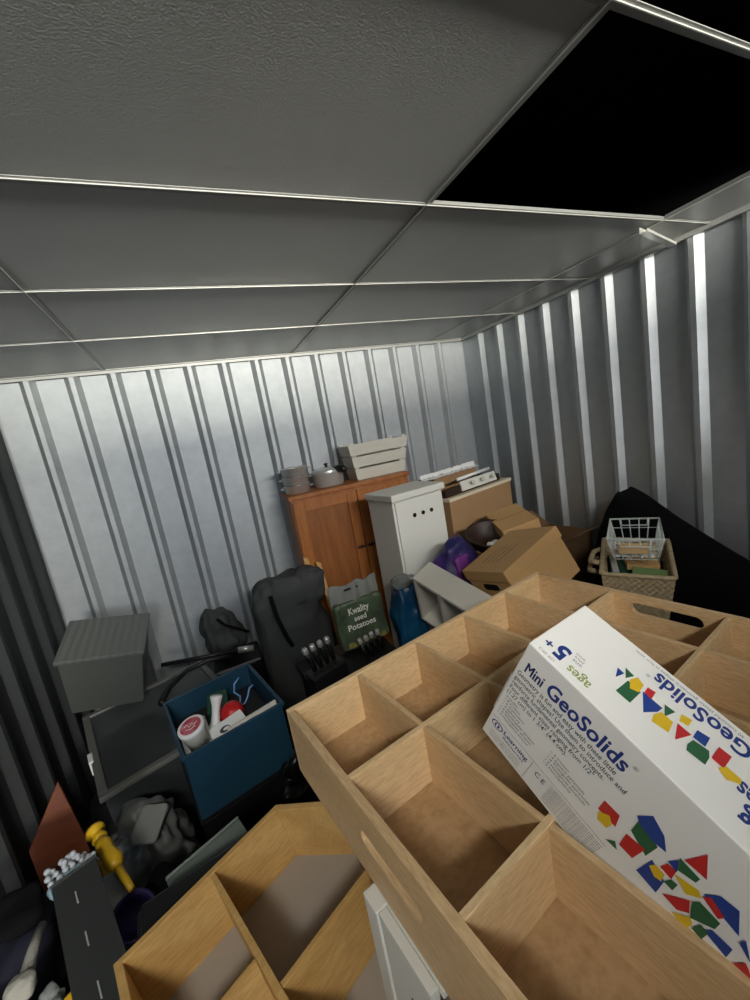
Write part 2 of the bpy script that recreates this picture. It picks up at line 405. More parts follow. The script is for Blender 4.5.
FP= [('r', [(0.1288, 0.1048), (0.1435, 0.1064), (0.1478, 0.0882), (0.1301, 0.0868)]), ('y', [(0.1316, 0.0837), (0.1393, 0.0938), (0.1452, 0.0864), (0.1447, 0.075), (0.1357, 0.0734)]), ('g', [(0.1556, 0.104), (0.153, 0.1262), (0.1736, 0.1173), (0.1743, 0.0942)]), ('b', [(0.1499, 0.1269), (0.156, 0.1439), (0.1698, 0.1357), (0.1786, 0.1214), (0.1702, 0.1182), (0.1559, 0.1204)]), ('r', [(0.1556, 0.0953), (0.1708, 0.1004), (0.1712, 0.0749), (0.159, 0.0732)]), ('g', [(0.1503, 0.061), (0.1556, 0.0722), (0.1613, 0.0639)]), ('b', [(0.1791, 0.067), (0.1784, 0.0982), (0.1934, 0.0903), (0.1973, 0.0674)]), ('y', [(0.1805, 0.0882), (0.1819, 0.0974), (0.1898, 0.0973), (0.1925, 0.0863), (0.1883, 0.083)]), ('r', [(0.1843, 0.1003), (0.1847, 0.1126), (0.1912, 0.1145), (0.1939, 0.1004)]), ('g', [(0.1931, 0.089), (0.1939, 0.1004), (0.1986, 0.1023), (0.2002, 0.0902)]), ('b', [(0.1835, 0.1148), (0.186, 0.1279), (0.1918, 0.1134)]), ('g', [(0.1851, 0.1312), (0.2008, 0.1314), (0.2015, 0.1237), (0.1909, 0.1168)]), ('r', [(0.1874, 0.1336), (0.1904, 0.1611), (0.2025, 0.1375)]), ('y', [(0.1918, 0.1099), (0.2063, 0.1197), (0.2108, 0.1145), (0.2051, 0.1021)]), ('r', [(0.1991, 0.0748), (0.2096, 0.1004), (0.216, 0.0868), (0.2117, 0.0757)]), ('y', [(0.2113, 0.0672), (0.2187, 0.0835), (0.2227, 0.0793), (0.224, 0.0667)]), ('b', [(0.2089, 0.1211), (0.2135, 0.1366), (0.2238, 0.1408), (0.2361, 0.1179)]), ('r', [(0.2098, 0.1178), (0.2122, 0.1258), (0.2247, 0.1206), (0.2242, 0.1129)]), ('g', [(0.2107, 0.1017), (0.2123, 0.1102), (0.2269, 0.111), (0.2289, 0.0998), (0.2187, 0.0835)]), ('b', [(0.2277, 0.0865), (0.2291, 0.0964), (0.242, 0.0997), (0.2453, 0.0851)]), ('g', [(0.2244, 0.0746), (0.2243, 0.0895), (0.2302, 0.0882), (0.2322, 0.075)]), ('b', [(0.2394, 0.1126), (0.2391, 0.1212), (0.2509, 0.1056)]), ('r', [(0.249, 0.087), (0.2505, 0.1011), (0.2604, 0.0916)])]
TP= [('b', [(0.0655, 0.0566), (0.0727, 0.0564), (0.0701, 0.0447)]), ('g', [(0.0697, 0.064), (0.0795, 0.0627), (0.0761, 0.0525)]), ('g', [(0.078, 0.031), (0.0787, 0.0522), (0.092, 0.0514), (0.0919, 0.0315)]), ('y', [(0.0792, 0.0551), (0.0822, 0.0645), (0.0898, 0.0614), (0.091, 0.0496), (0.0842, 0.0457)]), ('b', [(0.0925, 0.0542), (0.1112, 0.0543), (0.1104, 0.0465), (0.1034, 0.0339)]), ('r', [(0.093, 0.0628), (0.0998, 0.0647), (0.1011, 0.0535), (0.0938, 0.0544)]), ('g', [(0.1103, 0.0601), (0.1196, 0.0615), (0.1161, 0.0477)]), ('y', [(0.1096, 0.0408), (0.1126, 0.0495), (0.1229, 0.0495), (0.1251, 0.036), (0.1118, 0.0325)]), ('y', [(0.1236, 0.0646), (0.1317, 0.0679), (0.1322, 0.0585), (0.1256, 0.0559)]), ('r', [(0.1255, 0.0523), (0.1375, 0.0526), (0.1312, 0.0347)]), ('g', [(0.1402, 0.0492), (0.152, 0.0519), (0.1546, 0.0458), (0.155, 0.0362), (0.1407, 0.0345), (0.1389, 0.0407)]), ('b', [(0.1383, 0.0621), (0.1477, 0.065), (0.1486, 0.0524), (0.1389, 0.0517)]), ('r', [(0.1554, 0.0636), (0.165, 0.0645), (0.1651, 0.0473), (0.1556, 0.0474)]), ('y', [(0.162, 0.0436), (0.1659, 0.0514), (0.1768, 0.0514), (0.1778, 0.0463), (0.1699, 0.04)])]

sb = MB(); cm = {'r': 0, 'b': 1, 'g': 2, 'y': 3}
for i, (c, P) in enumerate(FP): sb.mi = cm[c]; sb.poly([(x, -.0004-.00004*i, min(z, GH-.004)-.004) for x, z in P])
sb.build('printed_shapes', [red_pr, pb, pg, py_], gx); sb = MB()
for i, (c, P) in enumerate(TP): sb.mi = cm[c]; sb.poly([(x, max(y+.001, .002), GH+.0004+.00004*i) for x, y in P])
sb.build('printed_shapes', [red_pr, pb, pg, py_], gx)

# ---------------------------------------------------------------- second, house-shaped tray below
T2R = (.1162, .1107, 3.4778)
t2 = empty('house_shaped_tray', (-.0088, .7736, 1.0452), T2R,
    'honey-coloured wooden tray with slanted corner and white base, lower left under the bigger tray', 'tray')
HH = .12; ph = -.5789; q = Vector((math.sin(ph), math.cos(ph), 0)); L5 = .50
P2 = [Vector((0,0,0)), Vector((.3008,0,0)), Vector((.3008,.62,0)), Vector((q.x*L5,.62,0)), Vector((q.x*L5,q.y*L5,0))]
cen = sum(P2, Vector())/5
bb = MB(); inset = [p+(cen-p).normalized()*.004 for p in P2]
bb.hexa([(p.x, p.y, -HH) for p in inset], [(p.x, p.y, -HH+.005) for p in inset]); bb.build('base_panel', mat('greyish_laminate', lin(166,158,148), .5), t2)
for i in range(5):
    a, b = P2[i], P2[(i+1) % 5]; d = (b-a).normalized(); n = Vector((-d.y, d.x, 0))
    if n.dot(cen-a) < 0: n = -n
    # mitred wall
    def corner(pt, d1, n1, d2, n2, w):      # offset intersection
        A = Matrix(((d1.x, -d2.x), (d1.y, -d2.y))); rhs = Vector(((n2-n1).x*w, (n2-n1).y*w))
        s = A.inverted() @ rhs; return pt+n1*w+d1*s.x
    pa, pn = P2[i-1], P2[(i+2) % 5]
    def dn(u, v):
        d_ = (v-u).normalized(); n_ = Vector((-d_.y, d_.x, 0)); return d_, (n_ if n_.dot(cen-u) > 0 else -n_)
    d0, n0 = dn(pa, a); d2, n2 = dn(b, pn); w = .012
    ia, ib = corner(a, d, n, d0, n0, w), corner(b, d, n, d2, n2, w)
    qd = [a, b, ib, ia]
    MB().hexa([(p.x, p.y, -HH) for p in qd], [(p.x, p.y, 0) for p in qd]).build('side_panel', honey, t2, bevel=.001)
box('lengthwise_divider', (.1417-.0045, .012, -HH+.005), (.1417+.0045, .608, -.001), honey, t2, bevel=.001)
box('cross_divider', (-.160, .2636-.0045, -HH+.005), (.137, .2636+.0045, -.003), honey, t2, bevel=.001)
box('cross_divider', (.1465, .175, -HH+.005), (.289, .184, -.030), honey, t2, bevel=.001)

# white cabinet standing in the lower tray and carrying the big tray
wc = empty('white_box', (.0965, .3108, .970), (0, 0, .1676), 'narrow white box wedged upright under the near left edge of the big wooden tray', 'box')
box('side_panel', (0, .006, .012), (.012, .104, .1900), white_paint, wc, bevel=.0008)
box('corner_post', (-.003, .1045, 0), (.030, .137, .1905), white_paint, wc, bevel=.002)
box('back_panel', (.031, .125, .020), (.15, .135, .1900), white_paint, wc, bevel=.0008)
box('top_panel', (.0125, 0, .179), (.15, .1040, .1900), white_paint, wc, bevel=.0008)
MB().lathe([(0, -.0006), (.0022, -.0006), (.0022, .0002)], 10, M=Matrix.Translation((0, .052, .120)) @ Matrix.Rotation(PI/2, 4, 'Y')).build('screw_hole', black_pl, wc)

# ---------------------------------------------------------------- orange pine cabinet at the back wall
pc = empty('pine_cabinet', (.493, 2.60, 0), (0, 0, R(-3.2)), 'tall orange pine cupboard with two framed doors against the back wall', 'cabinet')
PW, PD, PH = .8865, .335, 1.4213
box('cabinet_body', (.012, .02, 0), (PW-.012, PD, PH-.028), pine_m, pc, bevel=.002)
box('cabinet_top', (0, 0, PH-.028), (PW, PD+.006, PH), pine_m, pc, bevel=.004)
def door(x0, x1, hx):
    z0, z1 = .06, PH-.045; s = .072
    fr = MB(); fr.box((x0, 0, z0), (x0+s, .0195, z1)); fr.box((x1-s, 0, z0), (x1, .0195, z1))
    fr.box((x0+s, 0, z0), (x1-s, .0195, z0+s)); fr.box((x0+s, 0, z1-s), (x1-s, .0195, z1))
    d = fr.build('door', pine_m, pc, bevel=.003)
    box('door_panel', (x0+s-.004, .012, z0+s-.004), (x1-s+.004, .0165, z1-s+.004), pine_dk, d, bevel=0)
    MB().tube([(hx, 0, .98), (hx, -.028, .98)], [.006, .012], 12).tube([(hx-.03, -.028, .98), (hx+.03, -.028, .98)], .007, 10).build('handle', brown_dk, d)
door(.020, .462, .425); door(.466, PW-.02, .50)

# three nesting steamer pans
def pan(z, lab):
    p = empty('steel_pan', (.600, 2.755, z), (0, 0, R(-20)), lab, 'pan', 'stacked steel pans on the cupboard')
    MB().lathe([(0,.0),(.078,.0),(.086,.006),(.088,.052),(.091,.054),(.091,.058),(.086,.058),(.083,.050),(.080,.008),(0,.006)], 40).build('pan_body', steel, p, smooth=True)
    for a in (0, PI):
        c, s = math.cos(a), math.sin(a)
        pts = [(c*.086-s*t, s*.086+c*t, .040) if abs(t) > .02 else (c*.112-s*t*1.4, s*.112+c*t*1.4, .040) for t in (-.026, -.019, -.007, .007, .019, .026)]
        MB().tube(pts, .0038, 8).build('handle', steel, p, smooth=True)
z0 = PH+.0005
pan(z0, 'shiny steel pan at the bottom of the stack of three on the pine cupboard')
pan(z0+.0595, 'shiny steel pan in the middle of the stack of three')
pan(z0+.119, 'shiny steel pan on top of the stack of three')
# pressure cooker
pk = empty('cooking_pot', (.835, 2.765, z0), (0, 0, 0), 'wide aluminium pot with lid and black side handle, beside the stacked pans', 'pot')
MB().lathe([(0,0),(.095,0),(.105,.008),(.108,.092),(.111,.095),(.111,.100),(.104,.100),(.101,.09),(.098,.012),(0,.01)], 44).build('pot_body', alu, pk, smooth=True)
lid = MB().lathe([(.113,.1005),(.114,.112),(.104,.122),(.07,.130),(.02,.134),(0,.134)], 44).build('lid', steel, pk, smooth=True)
MB().lathe([(0,.134),(.010,.134),(.010,.150),(.016,.154),(.014,.162),(0,.164)], 18).build('lid_valve', black_pl, lid, smooth=True)
MB().tube([(.03,-.06,.122),(.05,-.10,.118),(.075,-.135,.110),(.09,-.155,.102)], [.014,.024,.026,.016], 12).tube([(.085,-.05,.12),(.11,-.065,.09)], [.012,.018], 10).build('long_handle', black_pl, pk, smooth=True)
# slatted whitewashed crate
cr = empty('slatted_crate', (1.020, 2.668, z0), (0, 0, R(-2.2)), 'tapered whitewashed wooden crate of wide slats on the right end of the pine cupboard', 'crate')
cw, cd, ch, fl = .375, .20, .262, .045
def fr_(z): return fl*z/ch
for k in range(3):
    za, zb = .006+k*.0865, .006+k*.0865+.074; a, b = fr_(za), fr_(zb); t = .011
    MB().hexa([(-a,-a,za),(cw+a,-a,za),(cw+a,-a+t,za),(-a,-a+t,za)], [(-b,-b,zb),(cw+b,-b,zb),(cw+b,-b+t,zb),(-b,-b+t,zb)]).build('slat', white_slat, cr, bevel=.001)
    MB().hexa([(-a,cd+a*.4-t,za),(cw+a,cd+a*.4-t,za),(cw+a,cd+a*.4,za),(-a,cd+a*.4,za)], [(-b,cd+b*.4-t,zb),(cw+b,cd+b*.4-t,zb),(cw+b,cd+b*.4,zb),(-b,cd+b*.4,zb)]).build('slat', white_slat, cr, bevel=.001)
    for s in (0, 1):
        xa, xb = (-a, -b) if s == 0 else (cw+a-t, cw+b-t)
        MB().hexa([(xa,-a+t,za),(xa+t,-a+t,za),(xa+t,cd-t,za),(xa,cd-t,za)], [(xb,-b+t,zb),(xb+t,-b+t,zb),(xb+t,cd-t,zb),(xb,cd-t,zb)]).build('end_slat', white_slat, cr, bevel=.001)
box('crate_floor', (.002, .002, 0), (cw-.002, cd-.002, .006), white_slat, cr)
for sx in (0, 1):
    for sy in (0, 1):
        a, b = 0, fl; x0 = t if sx == 0 else cw-t-.03; xb = x0-(fl if sx == 0 else -fl)
        y0 = t+.0005 if sy == 0 else cd-t-.0125; yb = y0-(fl if sy == 0 else -fl*.4)
        MB().hexa([(x0,y0,.006),(x0+.03,y0,.006),(x0+.03,y0+.012,.006),(x0,y0+.012,.006)], [(xb,yb,ch+.004),(xb+.03,yb,ch+.004),(xb+.03,yb+.012,ch+.004),(xb,yb+.012,ch+.004)]).build('corner_post', white_slat, cr, bevel=.001)

# ---------------------------------------------------------------- white cabinet with three holes
wb = empty('white_cabinet', (.952, 2.041, 0), (0, 0, R(7.4)), 'tall white painted cabinet with three round holes, in front of the pine cupboard', 'cabinet')
WH = 1.371
box('cabinet_body', (.012, .012, 0), (.388, .285, WH-.042), white_paint, wb, bevel=.003)
box('tilting_front', (.026, .002, .10), (.374, .0118, WH-.05), white_paint, wb, bevel=.002)
box('lid', (0, -.012, WH-.042), (.40, .292, WH), white_paint, wb, bevel=.006)
for x in (.150, .215, .280):
    MB().lathe([(0,-.0012),(.0125,-.0012),(.0125,.004),(0,.004)], 20, M=Matrix.Translation((x, .002, WH-.150)) @ Matrix.Rotation(PI/2, 4, 'X')).build('ventilation_hole', black_pl, wb)

# ---------------------------------------------------------------- tan cabinet with cream top and the things on it
md = empty('tan_cabinet', (1.4366, 2.1826, 0), (0, 0, R(13.56)), 'low tan board cabinet with cream top edge to the right of the white cabinet', 'cabinet')
MT = 1.2273
box('cabinet_body', (.006, .008, 0), (.69, .30, MT-.022), tan, md, bevel=.002)
box('cabinet_top', (0, 0, MT-.022), (.697, .305, MT), cream, md, bevel=.002)
dk = empty('dark_wood_frame', (1.44, 2.225, MT+.001), (0, 0, R(13.5)), 'dark wooden tray with ragged white paper edge lying on the tan cabinet', 'tray')
fb_ = MB(); FW, FD = .60, .235
fb_.box((0,0,0),(FW,FD,.012)); fb_.box((0,0,.012),(FW,.014,.05)); fb_.box((0,FD-.014,.012),(FW,FD,.13)); fb_.box((0,.014,.012),(.014,FD-.014,.05)); fb_.box((FW-.014,.014,.012),(FW,FD-.014,.05))
fb_.build('tray_body', brown_dk, dk, bevel=.002)
pp = MB(); random.seed(3)
pp.grid(lambda u, v: (.002+u*(FW-.004), FD-.018+.004*v, .124+v*.030+nz((u*30, v, 0), 1, 4)*.008), 60, 1)
pp.grid(lambda u, v: (.002+u*(FW-.004), FD-.018-.05*v, .124-.006*v+nz((u*30, v*3, 0), 1, 6)*.006), 60, 3)
o = pp.build('paper_edge', white_card, dk, weld=True); s = o.modifiers.new('s', 'SOLIDIFY'); s.thickness = .0015
box('brown_backing', (.12, .198, .013), (.585, .2165, .118), tan, dk)
hr = empty('hook_rail', (1.60, 2.248, MT+.016), (R(-16), 0, R(13.5)), 'white wooden rail with three round pegs propped in the dark wooden tray', 'hook rail')
box('rail_board', (0, 0, 0), (.385, .014, .068), white_paint, hr, bevel=.002)
MB().tube([(.01, .03, .088), (.375, .03, .098)], .012, 10).build('top_rod', white_card, hr, smooth=True)
for x in (.09, .205, .32):
    MB().lathe([(.007,0),(.007,.02),(.016,.026),(.014,.036),(0,.038)], 16, M=Matrix.Translation((x, 0, .036)) @ Matrix.Rotation(PI/2, 4, 'X')).build('peg', white_slat, hr, smooth=True)

# ---------------------------------------------------------------- cardboard boxes
ab_ = empty('archive_box', (1.1809, 1.6042, .743), (R(18.4), R(-13.56), R(-90.86)), 'tilted brown cardboard archive box with lid and black hand hole behind the wooden tray', 'box')
AW, AD, AH = .3333, .38, .25
box('box_body', (.006, .006, 0), (AW-.006, AD-.006, AH-.055), card, ab_, bevel=.003)
box('box_lid', (0, 0, AH-.060), (AW, AD, AH), card, ab_, bevel=.004)
M = Matrix.Translation((AW/2, .0055, .155)) @ Matrix(((1,0,0,0),(0,0,-1,0),(0,1,0,0),(0,0,0,1)))
plate('hand_hole', [stadium(0, 0, .115, .034)], .001, black_pl, ab_, M)
M = Matrix.Translation((-.0002, AD/2, .155)) @ Matrix(((0,0,1,0),(1,0,0,0),(0,1,0,0),(0,0,0,1)))
mk = MB(); random.seed(5)
for i in range(4):
    x = .10+i*.035; mk.box((x, .07, AH+.0001), (x+.004, .07+.12+random.random()*.05, AH+.0004))
mk.build('faded_marks', brown_dk, ab_)
o = empty('support_carton', (1.16, 1.19, 0), (0, 0, 0), 'plain cardboard carton on the floor under the tilted archive box', 'box')
box('box_body', (0, 0, 0), (.36, .36, .68), card_dk, o, bevel=.004); box('packing_tape', (.155, -.0004, .3), (.205, .3604, .6804), cream, o, bevel=0)
sc = empty('flat_carton', (1.667, 2.115, 1.005), (R(12), R(2.4), R(-115.4)), 'small flat cardboard box behind the archive box, below the tan cabinet top', 'box')
box('box_body', (0, 0, 0), (.385, .215, .075), card, sc, bevel=.003); box('lid_seam', (.19, -.0004, .0751), (.195, .2154, .0758), card_edge, sc, bevel=0)
oc = empty('open_carton', (1.83, 1.735, 0), (0, 0, R(8)), 'dark brown open cardboard carton with raised flaps by the right wall', 'box')
ob = MB(); w_, d_, h_ = .40, .30, .88
ob.box((0,0,0),(w_,.005,h_)); ob.box((0,d_-.005,0),(w_,d_,h_)); ob.box((0,.005,0),(.005,d_-.005,h_)); ob.box((w_-.005,.005,0),(w_,d_-.005,h_)); ob.box((.005,.005,.55),(w_-.005,d_-.005,.56))
ob.build('box_body', card_dk, oc)
box('flap', (0, 0, 0), (w_, .005, .17), card_dk, oc, loc=(0, d_-.004, h_+.001), rot=(R(-58), 0, 0), bevel=0)
box('flap', (0, 0, 0), (w_, .005, .15), card_dk, oc, loc=(0, -.001, h_+.001), rot=(R(62), 0, 0), bevel=0)
box('flap', (0, 0, 0), (.005, d_, .15), card_dk, oc, loc=(0, 0, h_+.001), rot=(0, R(-82), 0), bevel=0)
sh = empty('shoe', (1.83, 1.50, .62), (R(10), 0, R(200)), 'dark shoe with pale sole between the archive box and the wicker basket', 'shoe')
o = blob('upper', black_cloth, (.10, .25, .10), sh, loc=(0, 0, .018), e=.8, amp=.006, ns=14, nu=32, nv=20); blob('sole', white_paint, (.10, .27, .024), sh, e=.5, amp=0, nu=32, nv=12)
rb = empty('round_bowl', (1.50, 1.90, .925), (R(14), R(-6), 0), 'dark round bowl with pale scraps inside, beside the purple bag', 'bowl')
MB().lathe([(0,0),(.07,0),(.12,.05),(.145,.11),(.155,.115),(.15,.125),(.138,.118),(.112,.055),(.065,.01),(0,.01)], 40).build('bowl_body', brown_dk, rb, smooth=True)
for i in range(4):
    blob('paper_scrap', white_card, (.045, .035, .025), rb, loc=(-.05+i*.022, -.04+.016*(i % 2), .045), amp=.012, ns=40, seed=i, nu=16, nv=10)
o = empty('lower_carton', (1.38, 1.74, 0), (0, 0, R(4)), 'cardboard carton on the floor carrying the round bowl', 'box')
box('box_body', (0, 0, 0), (.29, .29, .885), card_dk, o, bevel=.004); box('packing_tape', (.12, -.0004, .4), (.17, .2904, .8854), cream, o, bevel=0)

# ---------------------------------------------------------------- wicker basket, wire basket and contents
wk = empty('wicker_basket', (1.5535, 1.226, .767), (R(8.1), R(2.5), R(-55.6)), 'pale wicker basket of packets behind the wooden tray, carrying the white wire basket', 'basket')
bw, bd, bh = .272, .353, .176
def rect(u, w, d, r=.03):
    u = (u % 1)*2*(w+d)
    if u < w: return (u, 0)
    if u < w+d: return (w, u-w)
    if u < 2*w+d: return (2*w+d-u, d)
    return (0, 2*(w+d)-u)
def weave(off):
    def fn(u, v):
        s = .86+.14*v; z = v*bh-.06*(1-v); x, y = rect(u, bw, bd); cx, cy = bw/2, bd/2
        k = off+.0035*math.sin(u*2*PI*46+PI*round(v*16))
        dx, dy = x-cx, y-cy; f = (math.hypot(dx, dy)+k)/max(math.hypot(dx, dy), 1e-6)
        return (cx+dx*s*f, cy+dy*s*f, z)
    return fn
mb = MB().grid(weave(0), 368, 16, wrap=True).grid(weave(-.010), 368, 16, wrap=True); mb.build('woven_side', rattan, wk)
rim = [rect(i/80, bw, bd)+(bh+.002+.002*math.sin(i*2.4),) for i in range(81)]
MB().tube([(a, b, c) for a, b, c in rim], .010, 8).build('rim', rattan, wk, smooth=True)
box('basket_floor', (.025, .03, -.058), (bw-.025, bd-.03, -.05), rattan, wk)
hd = [(-.012, .10, bh), (-.035, .11, bh+.0), (-.05, .14, bh-.02), (-.052, .19, bh-.03), (-.04, .23, bh-.01), (-.012, .24, bh)]
MB().tube(hd, .012, 8).tube([(x-.006, y, z-.05) for x, y, z in hd], .012, 8).build('handle', rattan, wk, smooth=True)
def rs(name, lo, hi, m, rot, loc, label, cat, grp=None):
    o = box(name, lo, hi, m, None, loc, rot, bevel=.001); o.parent = None; return tag(o, label, cat, grp)
WM = Matrix.Translation((1.5535, 1.226, .767)) @ Euler((R(8.1), R(2.5), R(-55.6))).to_matrix().to_4x4()
def inb(x, y, z): return tuple(WM @ Vector((x, y, z)))
rs('magazine', (0,0,0), (.20,.27,.05), green_pk, (R(6), R(4), R(-52)), inb(.035, .035, .07), 'dark green booklet lying in the wicker basket', 'booklet')
rs('seed_packet', (0,0,0), (.13,.09,.035), mat('pale_green', lin(120,150,90), .5), (R(6), R(5), R(-60)), inb(.115, .03, .125), 'pale green packet at the right front of the wicker basket', 'packet')
rs('paper_sheet', (0,0,0), (.028,.22,.004), white_card, (R(4), R(-38), R(-52)), inb(.050, .055, .135), 'folded white sheet standing in the left of the wicker basket', 'paper')
rs('brown_packet', (0,0,0), (.13,.14,.03), card, (R(2), R(3), R(-48)), inb(.10, .14, .125), 'brown paper packet under the wire basket in the wicker basket', 'packet')
wi = empty('wire_basket', (1.562, 1.182, 1.004), (0, 0, R(-56.4)), 'white wire basket with wooden label panel sitting on the wicker basket', 'basket')
ww_, wd_, wh_ = .205, .330, .097
def ring(z, ins): return [(ins, ins, z), (ww_-ins, ins, z), (ww_-ins, wd_-ins, z), (ins, wd_-ins, z), (ins, ins, z)]
MB().tube(ring(wh_, 0), .0044, 8).build('top_ring', wire_m, wi, smooth=True)
mb = MB()
for z, ins in ((wh_*.55, .009), (.0, .02)): mb.tube(ring(z, ins), .0020, 6)
for i in range(1, 5):
    x = ww_*i/5; xi = .02+(ww_-.04)*i/5
    mb.tube([(x, 0, wh_), (xi, .02, 0), (xi, wd_-.02, 0), (x, wd_, wh_)], .0024, 6)
for j in range(1, 7):
    y = wd_*j/7; yi = .02+(wd_-.04)*j/7
    mb.tube([(0, y, wh_), (.02, yi, 0), (ww_-.02, yi, 0), (ww_, y, wh_)], .0024, 6)
for (x, y) in ((0,0),(ww_,0),(0,wd_),(ww_,wd_)): mb.tube([(x, y, wh_), (x+(.02 if x == 0 else -.02), y+(.02 if y == 0 else -.02), 0)], .0026, 6)
mb.build('wire_mesh', wire_m, wi, smooth=True)
MB().tube([(.045, wd_, wh_), (.05, wd_+.002, wh_-.034), (ww_-.05, wd_+.002, wh_-.034), (ww_-.045, wd_, wh_)], .0032, 8).build('handle', wire_m, wi, smooth=True)
MB().tube([(.045, 0, wh_), (.05, -.004, wh_-.032), (ww_-.05, -.004, wh_-.032), (ww_-.045, 0, wh_)], .0032, 8).build('handle', wire_m, wi, smooth=True)
box('wooden_label', (.040, .004, .030), (.150, .010, .078), label_wd, wi, bevel=.002)
random.seed(11)
for i in range(7):
    o = MB().lathe([(.006,0),(.013,0),(.013,.008),(.006,.008),(.006,0)], 18).build('white_ring', white_card, None, tuple(Vector((1.562, 1.182, 1.0045)) + Matrix.Rotation(R(-56.4), 3, 'Z') @ Vector((.035+.021*i, .045+.012*(i % 2), .004))), (R(12*(i % 3)), 0, 0), smooth=False)
    tag(o, 'small white plastic ring loose in the bottom of the wire basket', 'ring', 'white rings in the wire basket')

# ---------------------------------------------------------------- big black bag by the right wall
def ridge(p):
    y = p.y-.19
    h = 1 if y < .62 else 1
    top = .84+.36*math.exp(-((y-.18)/.22)**2)+.10*max(0, min(1, (.18-y)/.9))*0
    if y < .18: top = 1.205-.42*min(1, (.18-y)/.62)
    else: top = 1.205-.62*min(1, (y-.18)/.42)
    return (p.x, p.y, p.z*top/1.2)
o = blob('black_bag', black_cloth, (.27, 1.14, 1.2), None, (2.155, 1.13, 0), (0, 0, 0), e=.45, amp=.018, ns=4, seed=2, nu=96, nv=60, shape=ridge)
tag(o, 'big shapeless black fabric bag slumped against the right wall', 'bag')

# ---------------------------------------------------------------- purple bag, blue bag, white shelf unit
def pshape(p): return (p.x+.10*p.z, p.y, p.z)
pu = empty('purple_bag', (1.12, 1.85, 0), (0, 0, R(10)), 'shiny purple and navy bag slumped beside the white cabinet', 'bag')
blob('bag_body', purple_m, (.40, .25, 1.10), pu, e=.6, amp=.03, ns=7, seed=5, taper=.3, crease=.03, shape=pshape)
blob('pink_print', magenta_m, (.12, .05, .14), pu, loc=(.08, -.082, .86), rot=(R(-12), 0, 0), amp=.01, ns=20, nu=24, nv=16)
bl = empty('blue_plastic_bag', (.865, 1.87, 0), (0, 0, R(-8)), 'blue plastic carrier bag between the seed bag and the white shelf unit', 'bag')
blob('bag_body', blue_bag_m, (.19, .20, .93), bl, e=.45, amp=.025, ns=9, seed=8, taper=.1, crease=.05)
blob('white_lining', film, (.14, .12, .06), bl, loc=(.0, -.01, .905), e=.8, amp=.03, ns=16, seed=3, nu=40, nv=20)
sf = empty('shelf_unit', (.825, 1.664, .948), (R(20.2), R(19.3), R(-72.4)), 'pale grey-white shelf unit tipped on its side at the edge of the wooden tray', 'shelf unit')
SL, SD, SH = .48, .128, .30
box('side_board', (0, 0, .088), (SL, SD, .106), offwhite, sf, bevel=.002)
box('end_board', (0, 0, -.20), (.016, SD, .0878), offwhite, sf, bevel=.002)
box('side_board', (0, 0, -.218), (SL, SD, -.2003), offwhite, sf, bevel=.002)
box('back_board', (.0163, SD-.006, -.20), (SL, SD, .0878), offwhite, sf, bevel=.001)
for x in (.15, .31): box('shelf_board', (x, .002, -.20), (x+.016, SD-.0065, .0878), offwhite, sf, bevel=.001)
o = empty('grey_crate', (.80, 1.17, 0), (0, 0, R(10)), 'grey storage crate on the floor under the tipped shelf unit', 'crate')
box('crate_body', (0, 0, 0), (.30, .42, .55), grey_pl, o, bevel=.01); box('crate_rim', (-.012, -.012, .51), (.312, .432, .535), grey_pl, o, bevel=.004)

# ---------------------------------------------------------------- charcoal bags by the back wall, slats, seed bag
tb_ = empty('charcoal_bag', (.325, 2.40, 0), (0, 0, R(-4)), 'tall charcoal nylon bag standing in front of the pine cupboard', 'bag')
def tshape(p): return (p.x-.05*(1.05-p.z)*0, p.y, p.z)
blob('bag_body', grey_cloth, (.44, .23, 1.0), tb_, e=.32, amp=.03, ns=6, seed=4, taper=.02, crease=.06, nu=110, nv=70)
blob('top_flap', grey_cloth, (.20, .16, .22), tb_, loc=(.11, -.03, .80), rot=(0, R(14), 0), e=.45, amp=.02, ns=9, seed=14, crease=.03, nu=48, nv=30)
MB().tube([(-.10, -.115, .93), (-.09, -.14, .80), (-.06, -.14, .66), (-.04, -.12, .60)], .012, 8).build('strap', black_cloth, tb_, smooth=True)
sb_ = empty('dark_pouch', (-.055, 2.80, .45), (0, R(-12), R(0)), 'small dark drawstring pouch leaning on the back wall left of the charcoal bag', 'bag')
blob('bag_body', grey_cloth, (.28, .24, .36), sb_, e=.8, amp=.03, ns=8, seed=12, taper=.3, crease=.04)
MB().tube([(.02, -.10, .30), (.05, -.12, .24), (.10, -.11, .18), (.15, -.06, .10)], .009, 8).build('drawstring', black_cloth, sb_, smooth=True)
o = empty('dark_suitcase', (-.21, 2.665, 0), (0, 0, 0), 'dark case lying on the floor behind the storage tub', 'case')
box('case_body', (0, 0, 0), (.33, .28, .415), black_pl, o, bevel=.02); MB().tube([(.14, -.002, .30), (.15, -.03, .30), (.25, -.03, .30), (.26, -.002, .30)], .008, 8).build('handle', black_pl, o)
for (x, y, l, dx, lab) in ((.545, 2.465, 1.02, -.045, 'pale wooden slat, the left one of two leaning on the pine cupboard'), (.625, 2.45, .97, -.05, 'pale wooden slat, the right one of two leaning on the pine cupboard')):
    o = MB().hexa([(x,y,0),(x+.032,y,0),(x+.032,y+.016,0),(x,y+.016,0)], [(x+dx,y+.10,l),(x+dx+.032,y+.10,l-.02),(x+dx+.032,y+.116,l-.02),(x+dx,y+.116,l)]).build('wooden_slat', honey, bevel=.002)
    tag(o, lab, 'slat', 'slats leaning on the pine cupboard')
so = empty('seed_bag', (.465, 1.90, .655), (R(-8), 0, R(2)), 'clear plastic bag with green printed label standing before the white cabinet', 'bag')
